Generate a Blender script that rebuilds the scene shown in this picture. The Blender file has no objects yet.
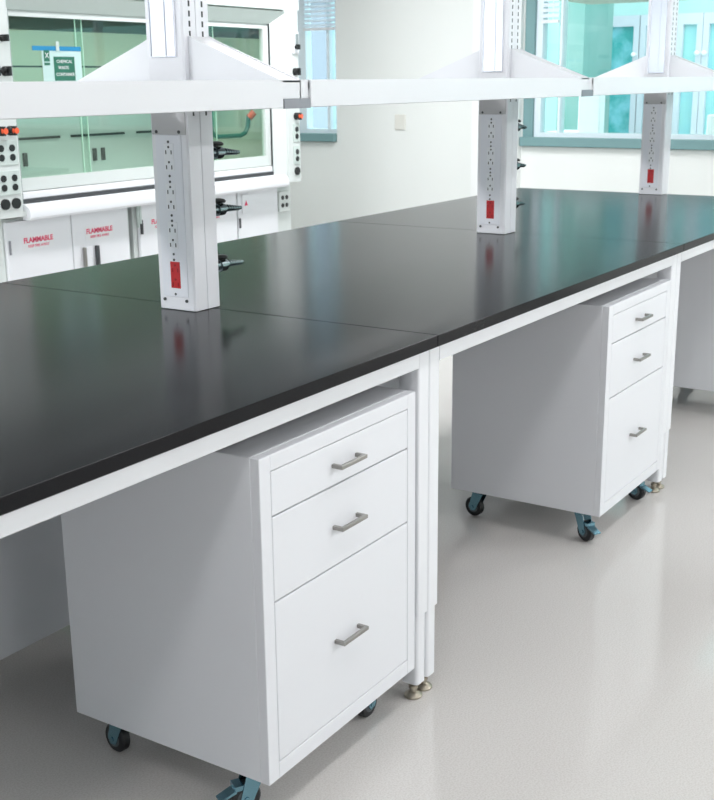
import bpy, bmesh, math, random
from mathutils import Vector, Matrix
random.seed(4)
S = bpy.context.scene
COL = S.collection

# ------------------------------------------------------------------ camera, world, lights, exposure
cam_d = bpy.data.cameras.new('camera')
cam = bpy.data.objects.new('camera', cam_d); COL.objects.link(cam)
YAW, PITCH, ROLL = 0.5773, 0.2654, -0.0105
Fv = Vector((math.cos(PITCH)*math.cos(YAW), math.cos(PITCH)*math.sin(YAW), -math.sin(PITCH)))
R0 = Vector((math.sin(YAW), -math.cos(YAW), 0)); U0 = R0.cross(Fv)
Rv = math.cos(ROLL)*R0 + math.sin(ROLL)*U0; Uv = -math.sin(ROLL)*R0 + math.cos(ROLL)*U0
m = Matrix((Rv, Uv, -Fv)).transposed().to_4x4(); m.translation = Vector((-2.382, -1.3205, 1.5346))
cam.matrix_world = m
cam_d.sensor_fit = 'HORIZONTAL'; cam_d.sensor_width = 36
cam_d.lens = 36*1170.9/714
cam_d.dof.use_dof = True; cam_d.dof.focus_distance = 2.9; cam_d.dof.aperture_fstop = 13
cam_d.clip_start = 0.05; cam_d.clip_end = 100
S.camera = cam
S.view_settings.view_transform = 'Standard'; S.view_settings.look = 'None'
S.view_settings.gamma = 1; S.view_settings.use_curve_mapping = False
S.view_settings.exposure = 0.0

w = bpy.data.worlds.new('sky'); S.world = w; w.use_nodes = True
bg = w.node_tree.nodes['Background']; bg.inputs[0].default_value = (0.84, 0.93, 1.0, 1); bg.inputs[1].default_value = 3.2

LAMP = {-0.9: 9.0, -3.8: 35.0, 2.35: 30.0}          # watts per ceiling light, by row
LAMP_COL = (0.985, 0.975, 1.0)
LAMPS = [(-4.6, -0.9), (-2.3, -0.9), (0.6, -0.9), (3.3, -0.9),
         (-4.6, -3.8), (-2.3, -3.8), (0.6, -3.8), (3.3, -3.8),
         (-5.2, 2.35), (-2.3, 2.35), (0.6, 2.35), (3.3, 2.35)]

# ------------------------------------------------------------------ helpers
def mat(name, col, rough=0.5, metal=0.0, spec=0.5, emit=None, noise=None, trans=0, bump=None, coat=0):
    M = bpy.data.materials.new(name); M.use_nodes = True
    nt = M.node_tree; b = nt.nodes['Principled BSDF']
    b.inputs['Base Color'].default_value = (*col, 1)
    b.inputs['Roughness'].default_value = rough; b.inputs['Metallic'].default_value = metal
    b.inputs['Specular IOR Level'].default_value = spec
    b.inputs['Coat Weight'].default_value = coat
    if trans: b.inputs['Transmission Weight'].default_value = trans
    if emit:
        b.inputs['Emission Color'].default_value = (*emit[0], 1); b.inputs['Emission Strength'].default_value = emit[1]
    if noise or bump:
        tc = nt.nodes.new('ShaderNodeTexCoord')
        n = nt.nodes.new('ShaderNodeTexNoise')
        n.inputs['Scale'].default_value = (noise or bump)[0]; n.inputs['Detail'].default_value = 4
        nt.links.new(tc.outputs['Object'], n.inputs['Vector'])
    if noise:
        sc, c2, lo, hi = noise
        rp = nt.nodes.new('ShaderNodeValToRGB')
        rp.color_ramp.elements[0].position = lo; rp.color_ramp.elements[1].position = hi
        rp.color_ramp.elements[0].color = (*c2, 1); rp.color_ramp.elements[1].color = (*col, 1)
        nt.links.new(n.outputs['Fac'], rp.inputs['Fac']); nt.links.new(rp.outputs['Color'], b.inputs['Base Color'])
    if bump:
        bp = nt.nodes.new('ShaderNodeBump'); bp.inputs['Strength'].default_value = bump[1]; bp.inputs['Distance'].default_value = 0.001
        nt.links.new(n.outputs['Fac'], bp.inputs['Height']); nt.links.new(bp.outputs['Normal'], b.inputs['Normal'])
    return M

def glass(name, tint, refl=0.06, rough=0.0):
    """thin pane: tinted see-through sheet with a fresnel reflection"""
    M = bpy.data.materials.new(name); M.use_nodes = True
    nt = M.node_tree; nt.nodes.clear()
    o = nt.nodes.new('ShaderNodeOutputMaterial'); mx = nt.nodes.new('ShaderNodeMixShader')
    t = nt.nodes.new('ShaderNodeBsdfTransparent'); t.inputs[0].default_value = (*tint, 1)
    g = nt.nodes.new('ShaderNodeBsdfGlossy'); g.inputs[0].default_value = (0.9, 1, 0.97, 1); g.inputs['Roughness'].default_value = rough
    lw = nt.nodes.new('ShaderNodeLayerWeight'); lw.inputs[0].default_value = 0.5
    pw = nt.nodes.new('ShaderNodeMath'); pw.operation = 'POWER'; pw.inputs[1].default_value = 5
    nt.links.new(lw.outputs['Facing'], pw.inputs[0])
    mm = nt.nodes.new('ShaderNodeMath'); mm.operation = 'MULTIPLY_ADD'; mm.inputs[1].default_value = .9; mm.inputs[2].default_value = refl; mm.use_clamp = True
    nt.links.new(pw.outputs[0], mm.inputs[0]); nt.links.new(mm.outputs[0], mx.inputs[0])
    nt.links.new(t.outputs[0], mx.inputs[1]); nt.links.new(g.outputs[0], mx.inputs[2]); nt.links.new(mx.outputs[0], o.inputs[0])
    return M

class MB:
    def __init__(s): s.bm = bmesh.new()
    def box(s, x0, x1, y0, y1, z0, z1, bev=0.0, seg=1):
        b = s.bm
        r = bmesh.ops.create_cube(b, size=1.0)
        vs = r['verts']
        bmesh.ops.scale(b, vec=(abs(x1-x0), abs(y1-y0), abs(z1-z0)), verts=vs)
        bmesh.ops.translate(b, vec=((x0+x1)/2, (y0+y1)/2, (z0+z1)/2), verts=vs)
        if bev:
            es = list({e for v in vs for e in v.link_edges})
            bmesh.ops.bevel(b, geom=es, offset=bev, segments=seg, affect='EDGES', profile=0.5)
        return s
    def cyl(s, p0, p1, r0, r1=None, n=24, cap=True):
        p0, p1 = Vector(p0), Vector(p1); d = p1-p0
        r = bmesh.ops.create_cone(s.bm, cap_ends=cap, segments=n, radius1=r0, radius2=r0 if r1 is None else r1, depth=d.length)
        M = Matrix.Translation((p0+p1)/2) @ d.to_track_quat('Z', 'Y').to_matrix().to_4x4()
        bmesh.ops.transform(s.bm, matrix=M, verts=r['verts']); return s
    def lathe(s, c, axis, prof, n=24):
        """prof = [(r, h)...] along axis from point c"""
        q = Vector(axis).normalized().to_track_quat('Z', 'Y'); c = Vector(c); rings = []
        for r, h in prof:
            rings.append([s.bm.verts.new(c + q @ Vector((r*math.cos(a*2*math.pi/n), r*math.sin(a*2*math.pi/n), h))) for a in range(n)])
        for a, b in zip(rings, rings[1:]):
            for i in range(n): s.bm.faces.new((a[i], a[(i+1) % n], b[(i+1) % n], b[i]))
        s.bm.faces.new(rings[0][::-1]); s.bm.faces.new(rings[-1]); return s
    def prism(s, pts, d, off=(0, 0, 0)):
        """polygon pts (3-D) swept by vector d"""
        o = Vector(off); a = [s.bm.verts.new(Vector(p)+o) for p in pts]; b = [s.bm.verts.new(Vector(p)+o+Vector(d)) for p in pts]
        n = len(pts); s.bm.faces.new(a[::-1]); s.bm.faces.new(b)
        for i in range(n): s.bm.faces.new((a[i], a[(i+1) % n], b[(i+1) % n], b[i]))
        return s
    def tube(s, pts, r, n=12):
        for a, b in zip(pts, pts[1:]): s.cyl(a, b, r, n=n)
        for p in pts[1:-1]:
            q = bmesh.ops.create_uvsphere(s.bm, u_segments=n, v_segments=8, radius=r); bmesh.ops.translate(s.bm, vec=Vector(p), verts=q['verts'])
        return s
    def ball(s, c, r, sc=(1, 1, 1), n=16):
        q = bmesh.ops.create_uvsphere(s.bm, u_segments=n, v_segments=n//2, radius=r)
        bmesh.ops.scale(s.bm, vec=sc, verts=q['verts']); bmesh.ops.translate(s.bm, vec=Vector(c), verts=q['verts']); return s
    def build(s, name, m, parent=None, smooth=False, loc=None):
        bmesh.ops.recalc_face_normals(s.bm, faces=s.bm.faces[:])
        me = bpy.data.meshes.new(name)
        if loc is not None: bmesh.ops.translate(s.bm, vec=-Vector(loc), verts=s.bm.verts[:])
        s.bm.to_mesh(me); s.bm.free(); me.materials.append(m)
        o = bpy.data.objects.new(name, me); COL.objects.link(o)
        if loc is not None: o.location = loc
        if smooth:
            for p in me.polygons: p.use_smooth = True
            me.set_sharp_from_angle(angle=math.radians(35))
        if parent: o.parent = parent
        return o

def rrect(x0, x1, y0, y1, r, n=4):
    P = []
    for cx, cy, a0 in ((x1-r, y1-r, 0), (x0+r, y1-r, 90), (x0+r, y0+r, 180), (x1-r, y0+r, 270)):
        for k in range(n+1):
            a = math.radians(a0 + 90*k/n); P.append((cx+r*math.cos(a), cy+r*math.sin(a)))
    return P

def tag(o, label=None, cat=None, group=None, kind=None):
    if label: o['label'] = label
    if cat: o['category'] = cat
    if group: o['group'] = group
    if kind: o['kind'] = kind
    return o
def thing(name, label, cat, loc=(0, 0, 0), group=None):
    o = bpy.data.objects.new(name, None); COL.objects.link(o); o.location = loc; o.empty_display_size = 0.1
    return tag(o, label, cat, group)
def struct(name, mb, m, parent=None):
    o = mb.build(name, m, parent); o['kind'] = 'structure'; return o
def copy_tree(o, parent=None):
    c = o.copy(); COL.objects.link(c); c.parent = parent
    if parent: c.matrix_parent_inverse = o.matrix_parent_inverse.copy()
    for ch in list(KIDS.get(o.name, [])) or [k for k in ALL() if k.parent == o]: copy_tree(ch, c)
    return c
KIDS = {}
def ALL(): return list(bpy.data.objects)
def text(name, body, size, M4, m, parent, ext=0.0008, align='CENTER', off=0.0):
    cu = bpy.data.curves.new(name, 'FONT'); cu.body = body; cu.size = size; cu.extrude = ext; cu.offset = off
    cu.align_x = align; cu.align_y = 'CENTER'; cu.resolution_u = 3
    t = bpy.data.objects.new(name, cu); COL.objects.link(t)
    bpy.context.view_layer.update()
    me = bpy.data.meshes.new_from_object(t.evaluated_get(bpy.context.evaluated_depsgraph_get()))
    bpy.data.objects.remove(t); bpy.data.curves.remove(cu)
    me.transform(M4); me.materials.clear(); me.materials.append(m)
    o = bpy.data.objects.new(name, me); COL.objects.link(o)
    if parent: o.parent = parent
    return o
def face_my(x, y, z):   # text plane facing -y
    return Matrix.Translation((x, y, z)) @ Matrix.Rotation(math.pi/2, 4, 'X')

# ------------------------------------------------------------------ materials
WHITE = mat('white_powder_coat', (0.80, 0.815, 0.85), 0.38, bump=(900, 0.04))
WHITE_G = mat('white_gloss_coat', (0.87, 0.88, 0.92), 0.28)
FRAME = mat('white_frame_paint', (0.84, 0.855, 0.885), 0.35)
HOODW = mat('fume_hood_white', (0.70, 0.745, 0.73), 0.35)
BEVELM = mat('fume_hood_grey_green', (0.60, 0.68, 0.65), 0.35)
EPOXY = mat('black_epoxy_resin', (0.012, 0.012, 0.014), 0.17, spec=0.075, noise=(260, (0.015, 0.015, 0.016), 0.35, 0.65))
STEEL = mat('brushed_steel', (0.34, 0.33, 0.31), 0.32, 1.0)
BRASS = mat('levelling_foot_nickel', (0.42, 0.38, 0.31), 0.35, 1.0)
ZINC = mat('blue_zinc_plate', (0.20, 0.38, 0.46), 0.25, 1.0)
CHROME = mat('valve_chrome', (0.26, 0.31, 0.32), 0.25, 1.0)
RUBBER = mat('black_rubber', (0.012, 0.014, 0.016), 0.45)
HUB = mat('grey_wheel_hub', (0.10, 0.12, 0.13), 0.4)
BLACK = mat('black_plastic', (0.010, 0.012, 0.012), 0.35)
DARK = mat('dark_gap', (0.015, 0.02, 0.02), 0.6)
PLATE = mat('grey_service_plate', (0.84, 0.86, 0.92), 0.35, 0.0)
OUTL = mat('pale_grey_outlet', (0.88, 0.90, 0.94), 0.4)
RED = mat('red_outlet', (0.50, 0.006, 0.012), 0.35)
REDP = mat('red_print', (0.80, 0.05, 0.14), 0.5)
ORANGE = mat('orange_cap', (0.90, 0.12, 0.04), 0.4)
SLOT = mat('slot_shadow_grey', (0.06, 0.065, 0.07), 0.6)
CLIP = mat('grey_joint_clip', (0.30, 0.30, 0.33), 0.4, 0.3)
PAPER = mat('white_label_paper', (0.85, 0.86, 0.88), 0.6)
LINER = mat('fume_hood_liner', (0.50, 0.56, 0.46), 0.35)
LINER2 = mat('fume_hood_baffle', (0.56, 0.62, 0.62), 0.4)
BLUE = mat('blue_tape', (0.01, 0.24, 0.48), 0.5)
GREENP = mat('green_notice', (0.02, 0.16, 0.10), 0.5)
NOTE = mat('pale_notice_sheet', (0.55, 0.74, 0.72), 0.5)
GREENT = mat('green_hose', (0.02, 0.13, 0.10), 0.35)
WALL = mat('wall_paint', (0.88, 0.91, 0.885), 0.7, bump=(60, 0.05))
TRIMW = mat('white_trim_paint', (0.92, 0.94, 0.93), 0.6)
CEIL = mat('ceiling_tile', (0.82, 0.82, 0.82), 0.8, noise=(40, (0.76, 0.76, 0.76), 0.4, 0.6))
SILL = mat('teal_grey_sill', (0.19, 0.34, 0.35), 0.4)
BASEB = mat('baseboard_grey', (0.25, 0.30, 0.30), 0.5)
FLOOR = mat('speckled_floor', (0.70, 0.68, 0.66), 0.10, noise=(230, (0.62, 0.595, 0.57), 0.38, 0.58))
BEIGE = mat('beige_plastic', (0.80, 0.80, 0.74), 0.5)
BLIND = mat('blind_slat_white', (0.80, 0.88, 0.95), 0.5)
HGLASS = glass('sash_glass', (0.88, 0.955, 0.905), 0.05)
WGLASS = glass('window_glass', (0.94, 0.995, 0.985), 0.03)
ACRYL = mat('clear_plastic_cover', (0.78, 0.81, 0.90), 0.12, 0.5, coat=1.0)
DIFF = mat('lamp_diffuser', (1, 1, 1), 0.5, emit=((1, 0.985, 0.97), 4.0))
TEAL1 = mat('teal_wall_panel', (0.15, 0.36, 0.31), 0.4, noise=(1.3, (0.26, 0.43, 0.39), 0.35, 0.65))
TEAL2 = mat('deep_teal_panel', (0.03, 0.50, 0.50), 0.25)
TEAL3 = mat('pale_teal_panel', (0.42, 0.66, 0.63), 0.4)
DOORW = mat('pale_lavender_frame', (0.62, 0.64, 0.70), 0.4)
DOORG = mat('door_glass_teal', (0.02, 0.36, 0.36), 0.08, noise=(6, (0.18, 0.55, 0.62), 0.40, 0.62))
DOORG2 = mat('door_glass_pale', (0.30, 0.66, 0.64), 0.08, noise=(3, (0.25, 0.6, 0.66), 0.4, 0.6))
CANOPY = mat('olive_soffit', (0.45, 0.43, 0.33), 0.6)
PAVE = mat('pale_paving', (0.62, 0.72, 0.72), 0.7, noise=(6, (0.55, 0.64, 0.64), 0.4, 0.6))
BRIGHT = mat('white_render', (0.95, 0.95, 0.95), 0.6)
SHRUB = mat('shrub_green', (0.25, 0.50, 0.28), 0.6)

# ------------------------------------------------------------------ room shell
XW, XB, YL, YR, ZC = 5.2, -6.0, 4.30, -4.8, 2.9
struct('floor', MB().box(XB-.1, XW+.1, YR-.1, YL+.1, -.1, 0), FLOOR)
struct('ceiling', MB().box(XB-.1, XW+.1, YR-.1, YL+.1, ZC, ZC+.1), CEIL)
struct('wall_left', MB().box(XB-.1, XW, YL, YL+.12, 0, ZC), WALL)
struct('wall_right', MB().box(XB-.1, XW, YR-.12, YR, 0, ZC), WALL)
struct('wall_back', MB().box(XB-.12, XB, YR, YL, 0, 1.0).box(XB-.12, XB, YR, YL, 2.5, ZC).box(XB-.12, XB, YR, .1, 1.0, 2.5).box(XB-.12, XB, 3.9, YL, 1.0, 2.5), mat('grey_wall_paint', (0.45, 0.47, 0.49), 0.7))
ZS, ZH = 1.155, 2.55      # window sill top, window head
wf = MB()
wf.box(XW, XW+.15, YR, YL, 0, ZS-.065)
wf.box(XW, XW+.15, YR, YL, ZH, ZC)
wf.box(XW, XW+.15, 4.16, YL, ZS-.065, ZH)
wf.box(XW, XW+.15, 2.232, 3.775, ZS-.065, ZH)
wf.box(XW, XW+.15, YR, -3.9, ZS-.065, ZH)
struct('wall_front', wf, WALL)
struct('trim_1', MB().box(XW-.05, XW, 2.238, 2.60, 0.10, ZC), TRIMW)
struct('baseboard_left', MB().box(XB, XW, YL-.015, YL, 0, .1), BASEB)
struct('baseboard_front', MB().box(XW-.015, XW, YR, 2.25, 0, .1).box(XW-.015, XW, 2.605, YL-.02, 0, .1), BASEB)
struct('baseboard_right', MB().box(XB, XW-.02, YR, YR+.015, 0, .1), BASEB)

# windows
W3 = struct('window_3', MB().box(XB-.07, XB-.064, .14, 3.86, 1.04, 2.46), WGLASS)  # unseen window, added so daylight reaches the post sides
f3 = MB().box(XB-.10, XB-.03, .1, 3.9, 1.0, 1.04).box(XB-.10, XB-.03, .1, 3.9, 2.46, 2.5)
for y in (.1, 1.33, 2.6, 3.86): f3.box(XB-.10, XB-.03, y, y+.04, 1.04, 2.46)
f3.build('window_frame', TRIMW, W3)
def window(n, y0, y1, mulls, sill_y0, sill_y1):
    W = struct('window_%d' % n, MB().box(XW+.075, XW+.081, y0+.02, y1-.02, ZS+.01, ZH-.01), WGLASS)
    f = MB()
    f.box(XW+.04, XW+.12, y0, y1, ZS-.0, ZS+.03).box(XW+.04, XW+.12, y0, y1, ZH-.04, ZH)
    for a, b in mulls: f.box(XW+.04, XW+.12, a, b, ZS+.03, ZH-.04)
    ff = f.build('window_frame', mat('window_frame_white_%d' % n, (0.80, 0.90, 0.95), 0.4), W)
    s = MB().box(XW-.045, XW+.145, sill_y0, sill_y1, ZS-.06, ZS, .003).build('window_sill', SILL, W)
    return W
W1 = window(1, 3.775, 4.16, [(3.775, 3.79), (3.86, 3.885), (4.08, 4.16)], 3.78, 4.16)
W2 = window(2, -3.9, 2.232, [(2.118, 2.165), (1.975, 1.992), (.30, .34), (-1.0, -.95), (-2.4, -2.35), (-3.9, -3.84)], -3.9, 2.232)
MB().box(XW+.01, XW+.13, 2.165, 2.232, ZS, ZH-.04).build('window_jamb', SILL, W2)

def blind(y0, y1, z0, label):
    t = thing('window_blind', label, 'blind', (XW+.02, (y0+y1)/2, ZH-.02))
    b = MB()
    z = ZH-.06
    while z > z0:
        b.prism([(XW+.010, y0, z-.010), (XW+.028, y0, z+.012), (XW+.028, y0, z+.014), (XW+.010, y0, z-.008)], (0, y1-y0, 0)); z -= .034
    o = b.build('slats', BLIND, t); o.matrix_parent_inverse = Matrix.Translation(-t.location)
    for za, zb in ((ZH-.045, ZH-.005), (z0-.02, z0)):
        r = MB().box(XW+.003, XW+.035, y0, y1, za, zb).build('rail', FRAME, t); r.matrix_parent_inverse = Matrix.Translation(-t.location)
    c = MB().box(XW+.017, XW+.019, y0+.04, y0+.044, z0, ZH-.03).box(XW+.017, XW+.019, y1-.044, y1-.04, z0, ZH-.03).build('ladder_cord', FRAME, t); c.matrix_parent_inverse = Matrix.Translation(-t.location)
blind(3.79, 4.075, 1.93, 'white slatted blind half lowered in the narrow window beside the fume hood')
blind(1.995, 2.114, 1.92, 'short white slatted blind in the slim bay of the large window')

t = MB().box(XW-.012, XW, 3.165, 3.255, 1.19, 1.30, .003).build('wall_plate', BEIGE)
tag(t, 'small blank beige plate on the pale wall between the two windows', 'wall plate')

# ------------------------------------------------------------------ ceiling lights
def ceiling_light(i, x, y):
    side = 'over the fume hood aisle' if y > 0 else ('over the near aisle' if y > -2 else 'along the right wall')
    pos = {-4.6: 'behind the camera', -5.2: 'near the back wall', -2.3: 'above the camera', 0.6: 'above the near drawer cabinet', 3.3: 'close to the window wall'}[x]
    t = thing('ceiling_light', 'flush ceiling light %s, %s' % (side, pos), 'ceiling light', (x, y, ZC), 'flush ceiling lights')
    MB().box(-.62, .62, -.17, -.15, -.03, 0).box(-.62, .62, .15, .17, -.03, 0).box(-.62, -.6, -.15, .15, -.03, 0).box(.6, .62, -.15, .15, -.03, 0).build('housing', FRAME, t)
    MB().box(-.6, .6, -.15, .15, -.02, -.005).build('diffuser', DIFF, t)
    ld = bpy.data.lights.new('lamp', 'AREA'); ld.shape = 'RECTANGLE'; ld.size = 1.18; ld.size_y = .28; ld.energy = LAMP[y]*{-4.6: 0.2, -5.2: 4.6, -2.3: (1.1 if y > -2 else 0.4) if y < 0 else 1.2, 0.6: 1.25 if y < 0 else 0.75, 3.3: 1.65}[x]; ld.color = LAMP_COL
    lo = bpy.data.objects.new('lamp', ld); COL.objects.link(lo); lo.location = (0, 0, -.035); lo.parent = t
for i, (x, y) in enumerate(LAMPS): ceiling_light(i, x, y)

# ------------------------------------------------------------------ lab bench
L, D, H, T = 1.8362, 1.524, 0.9536, 0.0287
YF, ZA, LW = 0.022, 0.8803, 0.050
def leg_part(parent, x0, x1, yf, sgn):
    """front leg (sgn=+1 reaches towards +y) : upper sleeve, inner leg, foot"""
    y0, y1 = (yf, yf+.056) if sgn > 0 else (yf-.056, yf)
    z0 = .238
    m_ = MB().prism([(x, y, z0) for x, y in rrect(x0, x1, y0, y1, .006)], (0, 0, H-T-z0-.001))
    leg = m_.build('leg', FRAME, parent, True)
    a = .0035
    m_ = MB().prism([(x, y, .045) for x, y in rrect(x0+a, x1-a, y0+a, y1-a, .010)], (0, 0, .26-.045))
    m_.build('inner_leg', FRAME, leg, True)
    c = ((x0+x1)/2, (y0+y1)/2, 0)
    f = MB().lathe(c, (0, 0, 1), [(.021, 0), (.0235, .002), (.0235, .006), (.019, .011), (.010, .016), (.009, .024), (.012, .025), (.012, .033), (.006, .034), (.006, .05)], 24)
    f.build('foot', BRASS, leg, True)
def lab_bench(i, label):
    x0, x1 = (i-1)*L, i*L
    t = thing('lab_bench', label, 'lab bench', (0, 0, 0), 'sections of the long lab bench')
    MB().box(x0+.0016, x0+L-.0016, 0, D, H-T, H, .0008).build('worktop', EPOXY, t)
    MB().box(x0+LW, x1-LW, YF, YF+.03, ZA, H-T-.001).build('apron', FRAME, t)
    MB().box(x0+LW, x1-LW, D-YF-.03, D-YF, ZA, H-T-.001).build('apron', FRAME, t)
    for a in (x0+.001, x1-LW-.001):
        MB().box(a+.003, a+LW-.003, YF+.057, D-YF-.057, H-T-.075, H-T-.002).build('end_rail', FRAME, t)
        leg_part(t, a, a+LW, YF, 1); leg_part(t, a, a+LW, D-YF, -1)
    MB().box(x0+LW, x1-LW, .73, .77, H-T-.075, H-T-.002).build('centre_rail', FRAME, t)
lab_bench(-1, 'lab bench section left of the photo, unseen, added to shade under the bench')  # unseen extra section, keeps light from getting under the bench
lab_bench(0, 'foreground lab bench section with black worktop over the nearest drawer cabinet')
lab_bench(1, 'middle lab bench section with black worktop over the second drawer cabinet')
lab_bench(2, 'farthest lab bench section, its black worktop ending before the large window')

# ------------------------------------------------------------------ drawer cabinets on castors
CW, CD, CZ0, CZ1 = 0.604, 0.568, 0.111, 0.8305
def build_cabinet(label):
    """local frame: x 0..CW, y 0 (front)..CD"""
    t = thing('drawer_cabinet', label, 'cabinet', (0, 0, 0), 'white mobile drawer cabinets')
    b = MB()
    b.box(0, CW, .022, CD, CZ0, CZ1, .002)
    b.box(0, .036, 0, .0225, CZ0, CZ1, .0015).box(CW-.036, CW, 0, .0225, CZ0, CZ1, .0015)
    b.box(.0355, CW-.0355, 0, .0225, CZ1-.034, CZ1, .0015).box(.0355, CW-.0355, 0, .0225, CZ0, CZ0+.038, .0015)
    b.build('body', WHITE, t)
    g = .0018
    for z0, z1, zh in ((.7, .7965, .746), (.515, .7, .606), (.149, .515, .336)):
        d = MB().box(.036+g, CW-.036-g, .0005, .02, z0+g, z1-g, .0012).build('drawer', WHITE, t)
        xc = .300
        h = MB()
        h.box(xc-.050, xc+.050, -.027, -.018, zh-.0045, zh+.0045, .0012)
        for s in (-1, 1): h.box(xc+s*.0455-.0045, xc+s*.0455+.0045, -.020, .002, zh-.0045, zh+.0045, .001)
        h.build('handle', STEEL, d)
    for k, (cx, cy, ang) in enumerate(((.055, .085, 0), (CW-.070, .085, 0), (.06, CD-.09, 172), (CW-.06, CD-.09, 30))):
        c = bpy.data.objects.new('castor', None)
        q = MB()
        q.box(-.035, .035, -.03, .03, CZ0-.006, CZ0-.0005)
        q.lathe((0, 0, CZ0-.02), (0, 0, 1), [(.016, 0), (.022, .004), (.022, .010), (.016, .014)], 20)
        for s in (-1, 1):
            pl = [(.020, .0, CZ0-.018), (-.024, .0, CZ0-.018), (-.040, .0, .036), (-.030, 0, .022), (-.012, 0, .026)]
            q.prism([(x, y+s*.017-.001, z) for x, y, z in pl], (0, .002, 0))
        q.cyl((-.025, -.020, .036), (-.025, .020, .036), .006, n=12)
        if k < 2:   # wheel brake pedal on the front pair
            q.prism([(-.048, -.014, .062), (-.085, -.014, .046), (-.085, -.014, .043), (-.046, -.014, .055)], (0, .028, 0))
            q.box(-.05, -.03, -.016, .016, .060, .072)
        c = q.build('castor', ZINC, t, True)
        wv = MB().lathe((-.025, -.013, .036), (0, 1, 0), [(.022, 0), (.032, .001), (.036, .005), (.036, .021), (.032, .025), (.022, .026)], 28).build('wheel', RUBBER, c, True)
        hv = MB().lathe((-.025, -.0145, .036), (0, 1, 0), [(.019, 0), (.021, .001), (.021, .028), (.019, .029)], 20).build('wheel_hub', HUB, c, True)
        c.location = (cx, cy, 0); c.rotation_euler = (0, 0, math.radians(ang+90))
    return t
def dup(root, loc, rz, label):
    r = root.copy(); COL.objects.link(r); r.location = loc; r.rotation_euler = (0, 0, rz); r['label'] = label
    for ch in list(root.children):
        c = ch.copy(); COL.objects.link(c); c.parent = r
        for g in ch.children:
            d = g.copy(); COL.objects.link(d); d.parent = c
    return r
CY = .0165
cab = build_cabinet('white three-drawer cabinet on castors in the foreground, nearest the camera')
cab.location = (-.680, CY, 0)
bpy.context.view_layer.update()
c2 = dup(cab, (1.160, CY, 0), 0, 'white three-drawer cabinet on castors under the middle worktop')
c3 = dup(cab, (2.992, CY, 0), 0, 'white cabinet under the farthest worktop, cut off by the right edge')
dup(cab, (-2.523, CY, 0), 0, 'white drawer cabinet left of the photo, unseen, added to block light')  # this cabinet and the next are unseen, added to deepen under-bench shade
dup(cab, (-1.05, D-CY, 0), math.pi, 'white cabinet on the far side of the bench, unseen, added for shade')
dup(cab, (-.10, D-CY, 0), math.pi, 'shaded white cabinet facing away, behind the nearest cabinet under the bench')
dup(cab, (.788, D-CY, 0), math.pi, 'white cabinet facing away, hidden behind the nearest cabinet, near the first bench joint')
dup(cab, (1.400, D-CY, 0), math.pi, 'white cabinet facing away, in the dark gap above the nearest cabinet')
dup(cab, (3.580, D-CY, 0), math.pi, 'white cabinet facing away at the far end of the bench')
def swivel(c, angs):   # castors turn freely: each one rests at its own angle
    for k, o in zip(range(4), [o for o in c.children if o.name.startswith('castor')]): o.rotation_euler[2] = math.radians(angs[k])
swivel(cab, (-30, 0, 262, 120)); swivel(c2, (62, 80, 262, 120)); swivel(c3, (15, 90, 262, 120))

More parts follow.
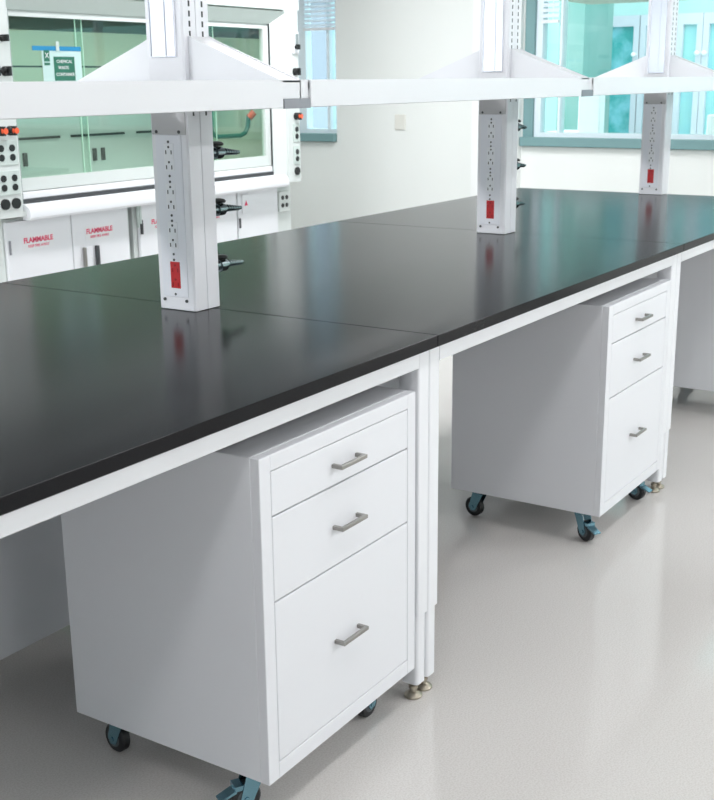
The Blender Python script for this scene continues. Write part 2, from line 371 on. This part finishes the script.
# ------------------------------------------------------------------ service posts
PX0, PX1, PY0, PY1 = -.071, .031, .6885, .8097
PZT = 2.5
def duplex(parent, x, yc, zc, m_, slots=SLOT):
    o = MB().box(x-.0015, x, yc-.0165, yc+.0165, zc-.035, zc+.035, .0006).build('outlet', m_, parent)
    s = MB()
    for dz in (.019, -.019):
        s.box(x-.0022, x-.0012, yc-.0105, yc-.0075, zc+dz-.011, zc+dz-.001)
        s.box(x-.0022, x-.0012, yc+.0075, yc+.0105, zc+dz-.011, zc+dz-.001)
        s.cyl((x-.0022, yc, zc+dz+.007), (x-.0012, yc, zc+dz+.007), .0032, n=12)
    return o, s
def post(label, x, zfilm=1.598, valves=True):
    t = thing('service_post', label, 'service post', (x, 0, H), 'white service posts on the bench')
    def B(mb, name, m_, p=t, sm=False):
        bmesh.ops.translate(mb.bm, vec=(0, 0, -H), verts=mb.bm.verts[:]); return mb.build(name, m_, p, sm)
    X = PX0
    B(MB().box(PX0, PX1, PY0+.002, PY1, H+.0005, PZT, .003, 2), 'column', WHITE_G)
    # two slotted standards on the aisle face, plain covers below
    for a, b in ((PX0+.003, -.021), (-.019, PX1-.002)):
        st = MB().box(a, b, PY0-.001, PY0+.003, H+.001, PZT-.002, .0008)
        so = B(st, 'slotted_standard', WHITE_G)
        sl = MB(); z = 1.455
        cx = a + (b-a)*.5
        while z < PZT-.05:
            sl.box(cx-.003, cx+.003, PY0-.0016, PY0-.0008, z, z+.014); z += .024
        B(sl, 'slots', SLOT, so)
    # outlet plate on the end face
    pl = B(MB().box(X-.002, X+.001, .709, .796, .990, 1.408, .0008), 'service_plate', PLATE)
    for zc in (1.352, 1.251, 1.152):
        o, s = duplex(pl, X-.0015, .7515, zc-H, OUTL)
        s.build('socket_holes', SLOT, pl)
    o, s = duplex(pl, X-.0015, .7495, 1.048-H, RED); s.build('socket_holes', mat('dark_red', (.25, .0, .005), .5), pl)
    for z in (1.391, 1.305, 1.290, 1.204, 1.190, 1.103, 1.088, 0.997): B(MB().cyl((X-.0032, .752, z), (X-.0015, .752, z), .0034, n=12), 'screw', SLOT)
    for y, z in ((.790, 1.416), (.714, 1.416), (.791, .981), (.715, .981)): B(MB().cyl((X-.004, y, z), (X-.0005, y, z), .0042, n=12), 'screw', SLOT)
    B(MB().box(X-.0022, X+.001, PY0+.004, PY1-.004, 1.409, 1.475, .0008), 'upper_cover', mat('grey_cover', (.50, .50, .51), .4))
    B(MB().box(X-.004, X+.001, .710, .793, zfilm, PZT-.02, .0025, 2), 'clear_cover', ACRYL)
    rb = MB()
    for y in (.7115, .742, .7915): rb.box(X-.0065, X-.0035, y-.0014, y+.0014, zfilm+.004, PZT-.03, .0006)
    B(rb, 'reflection_streaks', ACRYL)  # raised strips standing in for bright streaks reflected in the cover
    # shelf brackets: two plates front, two plates back, joined by a nose
    for sg in (1, -1):
        f = (lambda y: y) if sg > 0 else (lambda y: PY0+PY1-y)
        m_ = MB()
        for xa in (-.052, .026):
            P = [(xa, f(PY0-.0012), 1.478), (xa, f(PY0-.0012), 1.650), (xa, f(.645), 1.632), (xa, f(.405), 1.541), (xa, f(.405), 1.478)]
            m_.prism(P, (.004, 0, 0))
        m_.box(-.0525, .0615, f(.405), f(.409), 1.478, 1.541)
        m_.prism([(-.048, f(PY0-.0012), 1.648), (-.048, f(.645), 1.630), (-.048, f(.405), 1.539), (-.048, f(.405), 1.535), (-.048, f(.645), 1.626), (-.048, f(PY0-.0012), 1.644)], (.074, 0, 0))
        B(m_, 'shelf_bracket', FRAME)
        B(MB().box(-.048, .061, f(.398), f(.402), 1.4735, 1.497), 'joint_clip', CLIP)
    # gas cocks on the far face
    for z in (1.357, 1.207, 1.056) if valves else ():
        v = MB()
        v.cyl((PX1-.002, .722, z), (PX1+.006, .722, z), .016, n=20)
        v.cyl((PX1+.006, .722, z), (PX1+.075, .722, z), .012, n=16)
        v.cyl((PX1+.040, .722, z-.001), (PX1+.066, .722, z-.001), .0165, n=16)
        v.cyl((PX1+.075, .722, z), (PX1+.145, .722, z-.004), .0085, .005, n=12)
        for k in range(5): v.cyl((PX1+.085+.011*k, .722, z-.001*k), (PX1+.089+.011*k, .722, z-.001*k), .0098-.0007*k, n=12)
        vo = B(v, 'gas_valve', CHROME, t, True)
        k_ = MB().cyl((PX1+.05, .722, z+.010), (PX1+.05, .722, z+.020), .007, n=12)
        k_.lathe((PX1+.05, .722, z+.017), (0, 0, 1), [(.008, 0), (.019, .001), (.021, .005), (.016, .010), (.007, .012)], 16)
        B(k_, 'valve_knob', BLACK, vo, True)
    return t
post('white service post left of the photo, carrying the near shelf end', -L)
post('nearest white service post with power outlets, on the joint by the near worktop', 0)
post('middle white service post with power outlets, in front of the wall pilaster', L, 1.565)
post('farthest white service post, at the end of the bench by the window', 2*L, 1.56, False)
EXTRA = None

def shelf(x0, x1, y0, y1, label):
    t = thing('reagent_shelf', label, 'shelf', (x0, y0, 1.475), 'white shelves between the service posts')
    lx, ly = x1-x0, y1-y0; h = .066; f = .0
    MB().box(0, lx, 0, ly, .042, h-.006, .001).build('shelf_board', FRAME, t)
    fr = .018
    MB().box(0, lx, -.003, fr, 0, h, .0015).build('front_lip', FRAME, t)
    MB().box(0, lx, ly-fr, ly+.003, 0, h, .0015).build('back_lip', FRAME, t)
for i, nm in enumerate(('left of the nearest post', 'between the nearest and middle posts', 'between the middle and farthest posts', 'beyond the farthest post')):
    x0 = (i-1)*L + .062; x1 = i*L - .053
    if i == 3: continue
    shelf(x0, x1, .400, .672, 'white shelf, camera side, ' + nm)
    shelf(x0, x1, .826, 1.098, 'white shelf, fume hood side, ' + nm)
# outer section past the farthest post carries a short end shelf
shelf(2*L+.062, 2*L+.80, .400, .672, 'short white end shelf past the farthest service post')

# ------------------------------------------------------------------ fume hood
HY = 3.25
hood = thing('fume_hood', 'large white fume hood with green glass sash and side control strips', 'fume hood', (2.65, HY, .9))
def HB(mb, name, m_, p=hood, sm=False):
    bmesh.ops.translate(mb.bm, vec=(-2.65, -HY, -.9), verts=mb.bm.verts[:]); return mb.build(name, m_, p, sm)
OX0, OX1, OZ0, OZ1 = 1.645, 3.71, 1.025, 1.885      # sash opening
HX0, HX1 = 1.30, 3.965
b = MB()
b.box(HX0, OX0-.05, HY+.05, 4.27, .905, 2.45).box(OX1+.20, OX1+.235, HY+.05, 4.27, .905, 2.45)
b.box(OX0-.05, OX1+.235, HY+.06, 4.27, 1.95, 2.45)
b.box(OX0-.05, OX1+.235, 4.20, 4.27, .905, 1.95)
HB(b, 'housing', HOODW)
HB(MB().box(HX0, HX1, HY-.03, HY+.055, 1.97, 2.04, .004), 'upper_fascia', HOODW)
HB(MB().box(HX0, HX1, HY-.02, HY+.055, 2.042, 2.45, .004), 'dark_reflection_panel', mat('dark_grey_reflection_panel', (.12, .14, .15), .5))  # unseen panel, added dark so the near worktop reflects less light
# bevelled picture frame round the sash
def quadsolid(m_, a, b_, c, d, t=(0, .03, 0)): m_.prism([a, b_, c, d], t)
bv = MB(); yi, yo = HY+.02, HY-.04
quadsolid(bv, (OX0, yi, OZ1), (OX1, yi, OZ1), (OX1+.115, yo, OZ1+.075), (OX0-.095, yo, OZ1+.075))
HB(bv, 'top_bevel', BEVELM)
bv = MB(); quadsolid(bv, (OX1, yi, OZ1), (OX1, yi, .92), (OX1+.115, yo, .92), (OX1+.115, yo, OZ1+.075)); HB(bv, 'side_bevel', HOODW)
bv = MB(); quadsolid(bv, (OX0, yi, OZ1), (OX0, yi, .92), (OX0-.095, yo, .92), (OX0-.095, yo, OZ1+.075)); HB(bv, 'side_bevel', HOODW)
for x in (OX0-.006, OX1): HB(MB().box(x, x+.006, yi-.002, yi+.03, .95, OZ1), 'frame_gap', BASEB)
# sash
sf = MB()
sf.box(OX0, OX1, HY+.03, HY+.06, OZ1-.028, OZ1-.001).box(OX0, OX1, HY+.03, HY+.06, OZ0, OZ0+.062)
sf.box(OX0, OX0+.012, HY+.03, HY+.06, OZ0+.062, OZ1-.028).box(OX1-.05, OX1, HY+.03, HY+.06, OZ0+.062, OZ1-.028)
sash = HB(sf, 'sash_frame', HOODW)
HB(MB().box(OX0, OX1, HY+.02, HY+.05, .985, OZ0-.004, .004), 'sash_handle', FRAME)
for a, b_, yy in ((OX0+.012, 2.149, HY+.045), (2.10, 3.199, HY+.053), (3.14, OX1-.05, HY+.045)):
    g = HB(MB().box(a, b_, yy, yy+.005, OZ0+.062, OZ1-.028), 'glass_pane', HGLASS, sash)
EDGE = mat('pale_green_glass_edge', (.55, .80, .66), .2)
for x in (2.10, 2.145, 3.14, 3.195): HB(MB().box(x, x+.003, HY+.044, HY+.050, OZ0+.062, OZ1-.028), 'pane_edge', EDGE, sash)
# interior
li = MB()
li.box(OX0-.05, OX1+.19, 4.18, 4.20, .905, 1.95).box(OX0-.05, OX0-.04, HY+.07, 4.18, .905, 1.95).box(OX1+.18, OX1+.19, HY+.07, 4.18, .905, 1.95).box(OX0-.04, OX1+.18, HY+.07, 4.18, 1.94, 1.95)
HB(li, 'liner', LINER)
baf = HB(MB().box(OX0-.03, OX1+.16, 4.00, 4.01, .96, 1.632), 'baffle', LINER2)
HB(MB().box(OX0-.03, OX1+.16, 4.00, 4.01, 1.642, 1.90), 'upper_baffle', LINER)
HB(MB().box(OX0-.03, OX1+.16, 3.995, 4.006, 1.46, 1.632), 'middle_baffle', LINER)
for xa, xb in ((2.28, 2.60), (2.69, 3.14), (3.25, 3.60)): HB(MB().box(xa, xb, 3.992, 3.999, 1.232, 1.246), 'baffle_slot', DARK, baf)
HB(MB().box(OX0-.03, OX1+.16, 4.012, 4.016, 1.63, 1.645), 'baffle_slot', DARK, baf)
for x in (2.32, 2.87, 2.94): HB(MB().box(x-.012, x+.012, 3.985, 3.999, 1.085, 1.16), 'baffle_handle', BLACK, baf)
HB(MB().box(OX0-.04, OX1+.04, HY+.085, HY+.13, 1.80, 1.86), 'shadow_line_bar', DARK)  # dark bar standing in for the shadow line at the sash top
for x in (2.15, 3.2):
    ld = bpy.data.lights.new('hood_lamp', 'AREA'); ld.shape = 'RECTANGLE'; ld.size = .9; ld.size_y = .12; ld.energy = 0.9; ld.color = (.95, 1, .96)
    lo = bpy.data.objects.new('hood_lamp', ld); COL.objects.link(lo); lo.location = (x-2.65, .35, 1.93-.9); lo.parent = hood
HB(MB().box(1.70, 3.65, HY+.28, HY+.42, 1.932, 1.939), 'hood_light', DIFF)
HB(MB().box(OX0-.05, OX1+.05, HY-.02, 4.18, .905, .935, .003), 'work_surface', HOODW)
# airfoil
af = MB().prism([(OX0-.02, HY-.035, .888), (OX0-.02, HY-.048, .900), (OX0-.02, HY-.050, .925), (OX0-.02, HY-.040, .948), (OX0-.02, HY-.015, .962), (OX0-.02, HY+.01, .965), (OX0-.02, HY+.01, .89)], (OX1-OX0+.10, 0, 0))
HB(af, 'airfoil_sill', FRAME, hood, True)
HB(MB().box(OX0, OX1, HY+.015, HY+.03, .945, .985), 'sill_gap', SLOT)
# green hose loop and tap seen behind the right pane
HB(MB().tube([(3.336, 3.45, 1.617), (3.336, 3.45, 1.25), (3.356, 3.45, 1.226), (3.394, 3.45, 1.214), (3.616, 3.45, 1.212), (3.665, 3.45, 1.226), (3.693, 3.45, 1.26), (3.708, 3.45, 1.337)], .014), 'hose', GREENT, hood, True)
HB(MB().cyl((3.708, 3.45, 1.318), (3.737, 3.43, 1.352), .022, n=16), 'hose_fitting', ORANGE, hood, True)
HB(MB().tube([(3.35, 3.80, .935), (3.35, 3.80, 1.05)], .02).box(3.3, 3.42, 3.77, 3.83, 1.0, 1.05, .006), 'cup_sink_tap', BLACK, hood, True)

def control_strip(x0, x1, cols, zb, name):
    st = HB(MB().box(x0, x1, HY-.04, HY+.05, zb, 1.97, .004), 'control_strip', HOODW)
    def knob(x, z, cap, r=.020):
        k = MB().lathe((x, HY-.04, z), (0, -1, 0), [(r*1.15, 0), (r*1.15, .008), (r*.8, .012), (r*.75, .030)], 16)
        k.box(x-.006, x+.006, HY-.085, HY-.06, z-r*1.1, z+r*1.1)
        HB(k, 'knob', BLACK, st, True)
        if cap: HB(MB().lathe((x+.006, HY-.07, z), (0, -1, 0), [(r*.8, 0), (r*.85, .004), (r*.7, .016)], 16), 'knob_cap', ORANGE, st, True)
    def pair(x, z):
        HB(MB().box(x-.035, x+.035, HY-.046, HY-.039, z-.058, z+.058, .002), 'outlet_plate', BEVELM, st)
        o = MB()
        for dz in (.022, -.022): o.cyl((x, HY-.050, z+dz), (x, HY-.044, z+dz), .0165, n=20)
        HB(o, 'outlet', BLACK, st)
    for x in cols:
        knob(x, 1.325, True); knob(x, 1.60, False); knob(x, 1.75, False, .014)
        pair(x, 1.222); pair(x, 1.080)
        HB(MB().cyl((x, HY-.050, .98), (x, HY-.039, .98), .026, n=24), 'round_port', BLACK, st)
    return st
control_strip(1.27, 1.59, (1.40, 1.478, 1.545), .91, 'left')
control_strip(3.80, 3.935, (3.888,), .91, 'right')
# airflow monitor on the right strip
HB(MB().box(3.862, 3.927, HY-.052, HY-.039, 1.71, 1.84, .003), 'airflow_monitor', FRAME)
HB(MB().box(3.888, 3.918, HY-.055, HY-.050, 1.76, 1.83, .001), 'monitor_screen', BASEB)

# notice taped inside the sash glass
nt_ = thing('taped_notice', 'pale notice with blue tape and green label on the fume hood glass', 'notice', (1.985, HY+.04, 1.70))
def NB(mb, name, m_): bmesh.ops.translate(mb.bm, vec=(-1.985, -(HY+.04), -1.70), verts=mb.bm.verts[:]); return mb.build(name, m_, nt_)
NB(MB().box(1.86, 2.125, HY+.0405, HY+.0415, 1.50, 1.71), 'sheet', NOTE)
NB(MB().box(1.80, 2.125, HY+.039, HY+.0402, 1.700, 1.722), 'tape', BLUE)
NB(MB().box(1.935, 2.075, HY+.0385, HY+.040, 1.555, 1.672), 'green_label', GREENP)
NB(MB().box(1.872, 1.908, HY+.0385, HY+.040, 1.648, 1.702).box(1.872, 1.908, HY+.0385, HY+.040, 1.630, 1.642), 'tag', GREENP)
NB(MB().box(1.955, 1.975, HY+.036, HY+.0395, 1.700, 1.745), 'clip', BEVELM)
def NT(body, x, z, size):
    o = text('lettering', body, size, Matrix.Translation((-1.985, -(HY+.04), -1.70)) @ face_my(x, HY+.0378, z), PAPER, nt_)
NT('CHEMICAL', 2.005, 1.648, .022); NT('WASTE', 1.997, 1.618, .022); NT('CONTAINER', 2.007, 1.585, .022); NT('X', 1.89, 1.676, .036)

# flammable storage base cabinets under the hood
def base_cabinet(x0, x1, label, doors, flam=True):
    z0, z1 = .10, .893; y0 = HY+.04
    t = thing('base_cabinet', label, 'base cabinet', (x0, y0, 0), 'white base cabinets under the fume hood')
    def CB(mb, name, m_, p=t): bmesh.ops.translate(mb.bm, vec=(-x0, -y0, 0), verts=mb.bm.verts[:]); return mb.build(name, m_, p)
    CB(MB().box(x0+.001, x1-.001, y0+.022, 4.24, z0, z1), 'body', HOODW)
    CB(MB().box(x0+.001, x1-.001, y0+.08, 4.2, 0, z0), 'plinth', BASEB)
    n = len(doors)
    for k, (a, b_) in enumerate(doors):
        d = CB(MB().box(a+.003, b_-.003, y0, y0+.020, z0+.02, z1-.012, .002), 'door', FRAME)
        if flam:
            cx = a + (b_-a)*.47
            CB(MB().box(cx-.105, cx+.105, y0-.0008, y0+.001, .73, .81), 'warning_label', PAPER, d)
            text('lettering', 'FLAMMABLE', .036, Matrix.Translation((-x0, -y0, 0)) @ face_my(cx, y0-.0012, .778), REDP, d, .0004, off=.0012)
            text('lettering', 'KEEP FIRE AWAY', .0185, Matrix.Translation((-x0, -y0, 0)) @ face_my(cx, y0-.0012, .748), REDP, d, .0004, off=.0003)
    return t, CB
y0 = HY+.04
t, CB = base_cabinet(1.53, 2.42, 'white flammable storage cabinet under the left of the fume hood', [(1.535, 1.972), (1.972, 2.395)])
d = t
CB(MB().box(2.035, 2.05, y0-.022, y0-.002, .56, .70, .003), 'door_handle', STEEL)
CB(MB().box(2.062, 2.108, y0-.006, y0, .56, .70, .002), 'latch_plate', FRAME)
CB(MB().box(2.125, 2.142, y0-.026, y0-.002, .56, .70, .003), 'door_handle', SLOT)
CB(MB().box(1.548, 1.556, y0-.008, y0, .72, .79), 'hinge', CLIP)
t, CB = base_cabinet(2.45, 3.36, 'white flammable storage cabinet behind the nearest service post', [(2.48, 2.90), (2.90, 3.355)])
CB(MB().box(2.487, 2.498, y0-.014, y0, .72, .80), 'hinge', SLOT)
CB(MB().box(2.455, 2.463, y0-.02, y0-.006, .76, .895).box(2.47, 2.483, y0-.02, y0-.006, .78, .895), 'vent_pipe', BEVELM)
t, CB = base_cabinet(3.36, 3.95, 'plain white base cabinet with outlet at the right of the fume hood', [(3.365, 3.78)], False)
CB(MB().box(3.79, 3.90, y0-.006, y0+.022, .72, .85, .003), 'outlet_plate', HOODW)
q = MB()
for dx in (-.022, .022):
    for dz in (-.025, .025): q.cyl((3.845+dx, y0-.010, .785+dz), (3.845+dx, y0-.005, .785+dz), .014, n=16)
CB(q, 'outlet', BLACK)
CB(MB().box(3.40, 3.47, y0-.010, y0, .745, .865, .003), 'switch_plate', FRAME)
CB(MB().prism([(3.42, y0-.012, .795), (3.45, y0-.012, .795), (3.435, y0-.012, .825)], (0, .003, 0)), 'warning_mark', REDP)
CB(MB().box(3.372, 3.380, y0-.010, y0, .66, .72), 'hinge', SLOT)

# ------------------------------------------------------------------ outside the windows
cn = MB().box(XW+.155, 7.0, -4.2, 2.506, 2.116, 2.28, .005).build('entrance_canopy', CANOPY); tag(cn, 'olive canopy projecting over the outside of the large window', 'canopy')
gr = MB().box(XW+.16, 40, -20, 25, -.12, 0).build('paving', PAVE); gr['kind'] = 'structure'
BX = 9.0
bld = thing('neighbouring_building', 'teal glazed building across the courtyard with white framed doors', 'building', (BX, 2.5, 0))
def OB(mb, name, m_, p=bld): bmesh.ops.translate(mb.bm, vec=(-BX, -2.5, 0), verts=mb.bm.verts[:]); return mb.build(name, m_, p)
OB(MB().box(BX, BX+3, -8, 4.06, 0, 4.5), 'wall', TEAL3)
OB(MB().box(BX-.05, BX, 3.80, 3.94, 1.62, 2.3), 'window_panel', TEAL2)
OB(MB().box(BX-1.0, BX-.3, 2.96, 3.20, 0, 4.5), 'projecting_bay', TEAL1)
def odoor(ya, yb, g_, hy, zt=2.12):
    e = .055
    f = OB(MB().box(BX-.08, BX-.01, yb-e, yb, 0, zt).box(BX-.08, BX-.01, ya, ya+e, 0, zt).box(BX-.08, BX-.01, ya+e, yb-e, zt-.10, zt).box(BX-.08, BX-.01, ya+e, yb-e, 0, .25), 'door', DOORW)
    OB(MB().box(BX-.04, BX-.02, ya+e, yb-e, .25, zt-.10), 'door_glass', g_, f)
    OB(MB().ball((BX-.13, hy, 1.76), .022).cyl((BX-.13, hy, 1.76), (BX-.07, hy, 1.76), .012, n=10), 'door_handle', BRIGHT, f)
odoor(2.78, 3.19, DOORG, 2.81); odoor(2.42, 2.77, DOORG, 2.5)
odoor(2.17, 2.41, DOORG2, 2.20); odoor(1.2, 2.165, DOORG2, 2.13)
for y in (0.1, -1.0, -2.1): odoor(y, y+1.0, DOORG2, y+.9)
b2 = thing('distant_building', 'pale blue building with dark teal glazing far outside the window', 'building', (15, 8, 0))
def O2(mb, name, m_): bmesh.ops.translate(mb.bm, vec=(-15, -8, 0), verts=mb.bm.verts[:]); return mb.build(name, m_, b2)
O2(MB().box(15, 18, 3.0, 16, 0, 1.2).box(15, 18, 3.0, 16, 2.9, 5.5), 'wall', mat('pale_blue_render', (.34, .38, .43), .6))
O2(MB().box(15.2, 18, 3.0, 16, 1.2, 2.9), 'glazing', mat('blue_glazing', (.29, .32, .38), .2))
O2(MB().box(14.9, 15.2, 6.0, 6.35, 1.2, 2.9), 'glazing_panel', TEAL2)
p = MB().box(7.0, 7.12, 2.385, 2.575, 0, 1.50, .01).build('sunlit_wall_block', BRIGHT); tag(p, 'bright white block standing in for sunlit wall outside the large window, low down', 'wall_piece')  # plain block in place of an overexposed, sunlit piece of outside wall
p = MB().box(7.0, 7.3, .9, 1.50, 0, 1.26, .01).build('low_white_wall', BRIGHT); tag(p, 'low bright white block outside at the right edge of the photo', 'garden wall')
# shrubs
def shrub(x, y, r, h, label):
    t = thing('garden_shrub', label, 'shrub', (x, y, 0), 'shrubs outside the windows')
    b = MB()
    for k in range(260):
        a = random.uniform(0, 6.283); e = random.uniform(-.9, 1.2); rr = r*random.uniform(.55, 1)
        c = Vector((rr*math.cos(a)*math.cos(e), rr*math.sin(a)*math.cos(e), h-r+rr*math.sin(e)))
        d1 = Vector((random.uniform(-1, 1), random.uniform(-1, 1), random.uniform(-1, 1))).normalized()*.09
        d2 = d1.orthogonal().normalized()*.04
        b.prism([c-d1, c+d2, c+d1, c-d2], d1.cross(d2).normalized()*.002)
    b.build('foliage', SHRUB, t)
    MB().cyl((0, 0, 0), (0, 0, h-r*.5), .03, .02, n=8).build('stem', CANOPY, t)
pt = MB().prism([(7.3, 2.62, 0), (7.6, 2.62, 0), (7.66, 2.62, 1.10), (7.24, 2.62, 1.10)], (0, .34, 0)).build('planter', BRIGHT); tag(pt, 'white tapered planter standing outside the large window', 'planter')
shrub(9.5, 5.0, .42, 1.55, 'pale green shrub outside, left in the large window')
shrub(10.2, 8.2, .5, 1.7, 'pale green shrub outside the narrow window by the fume hood')
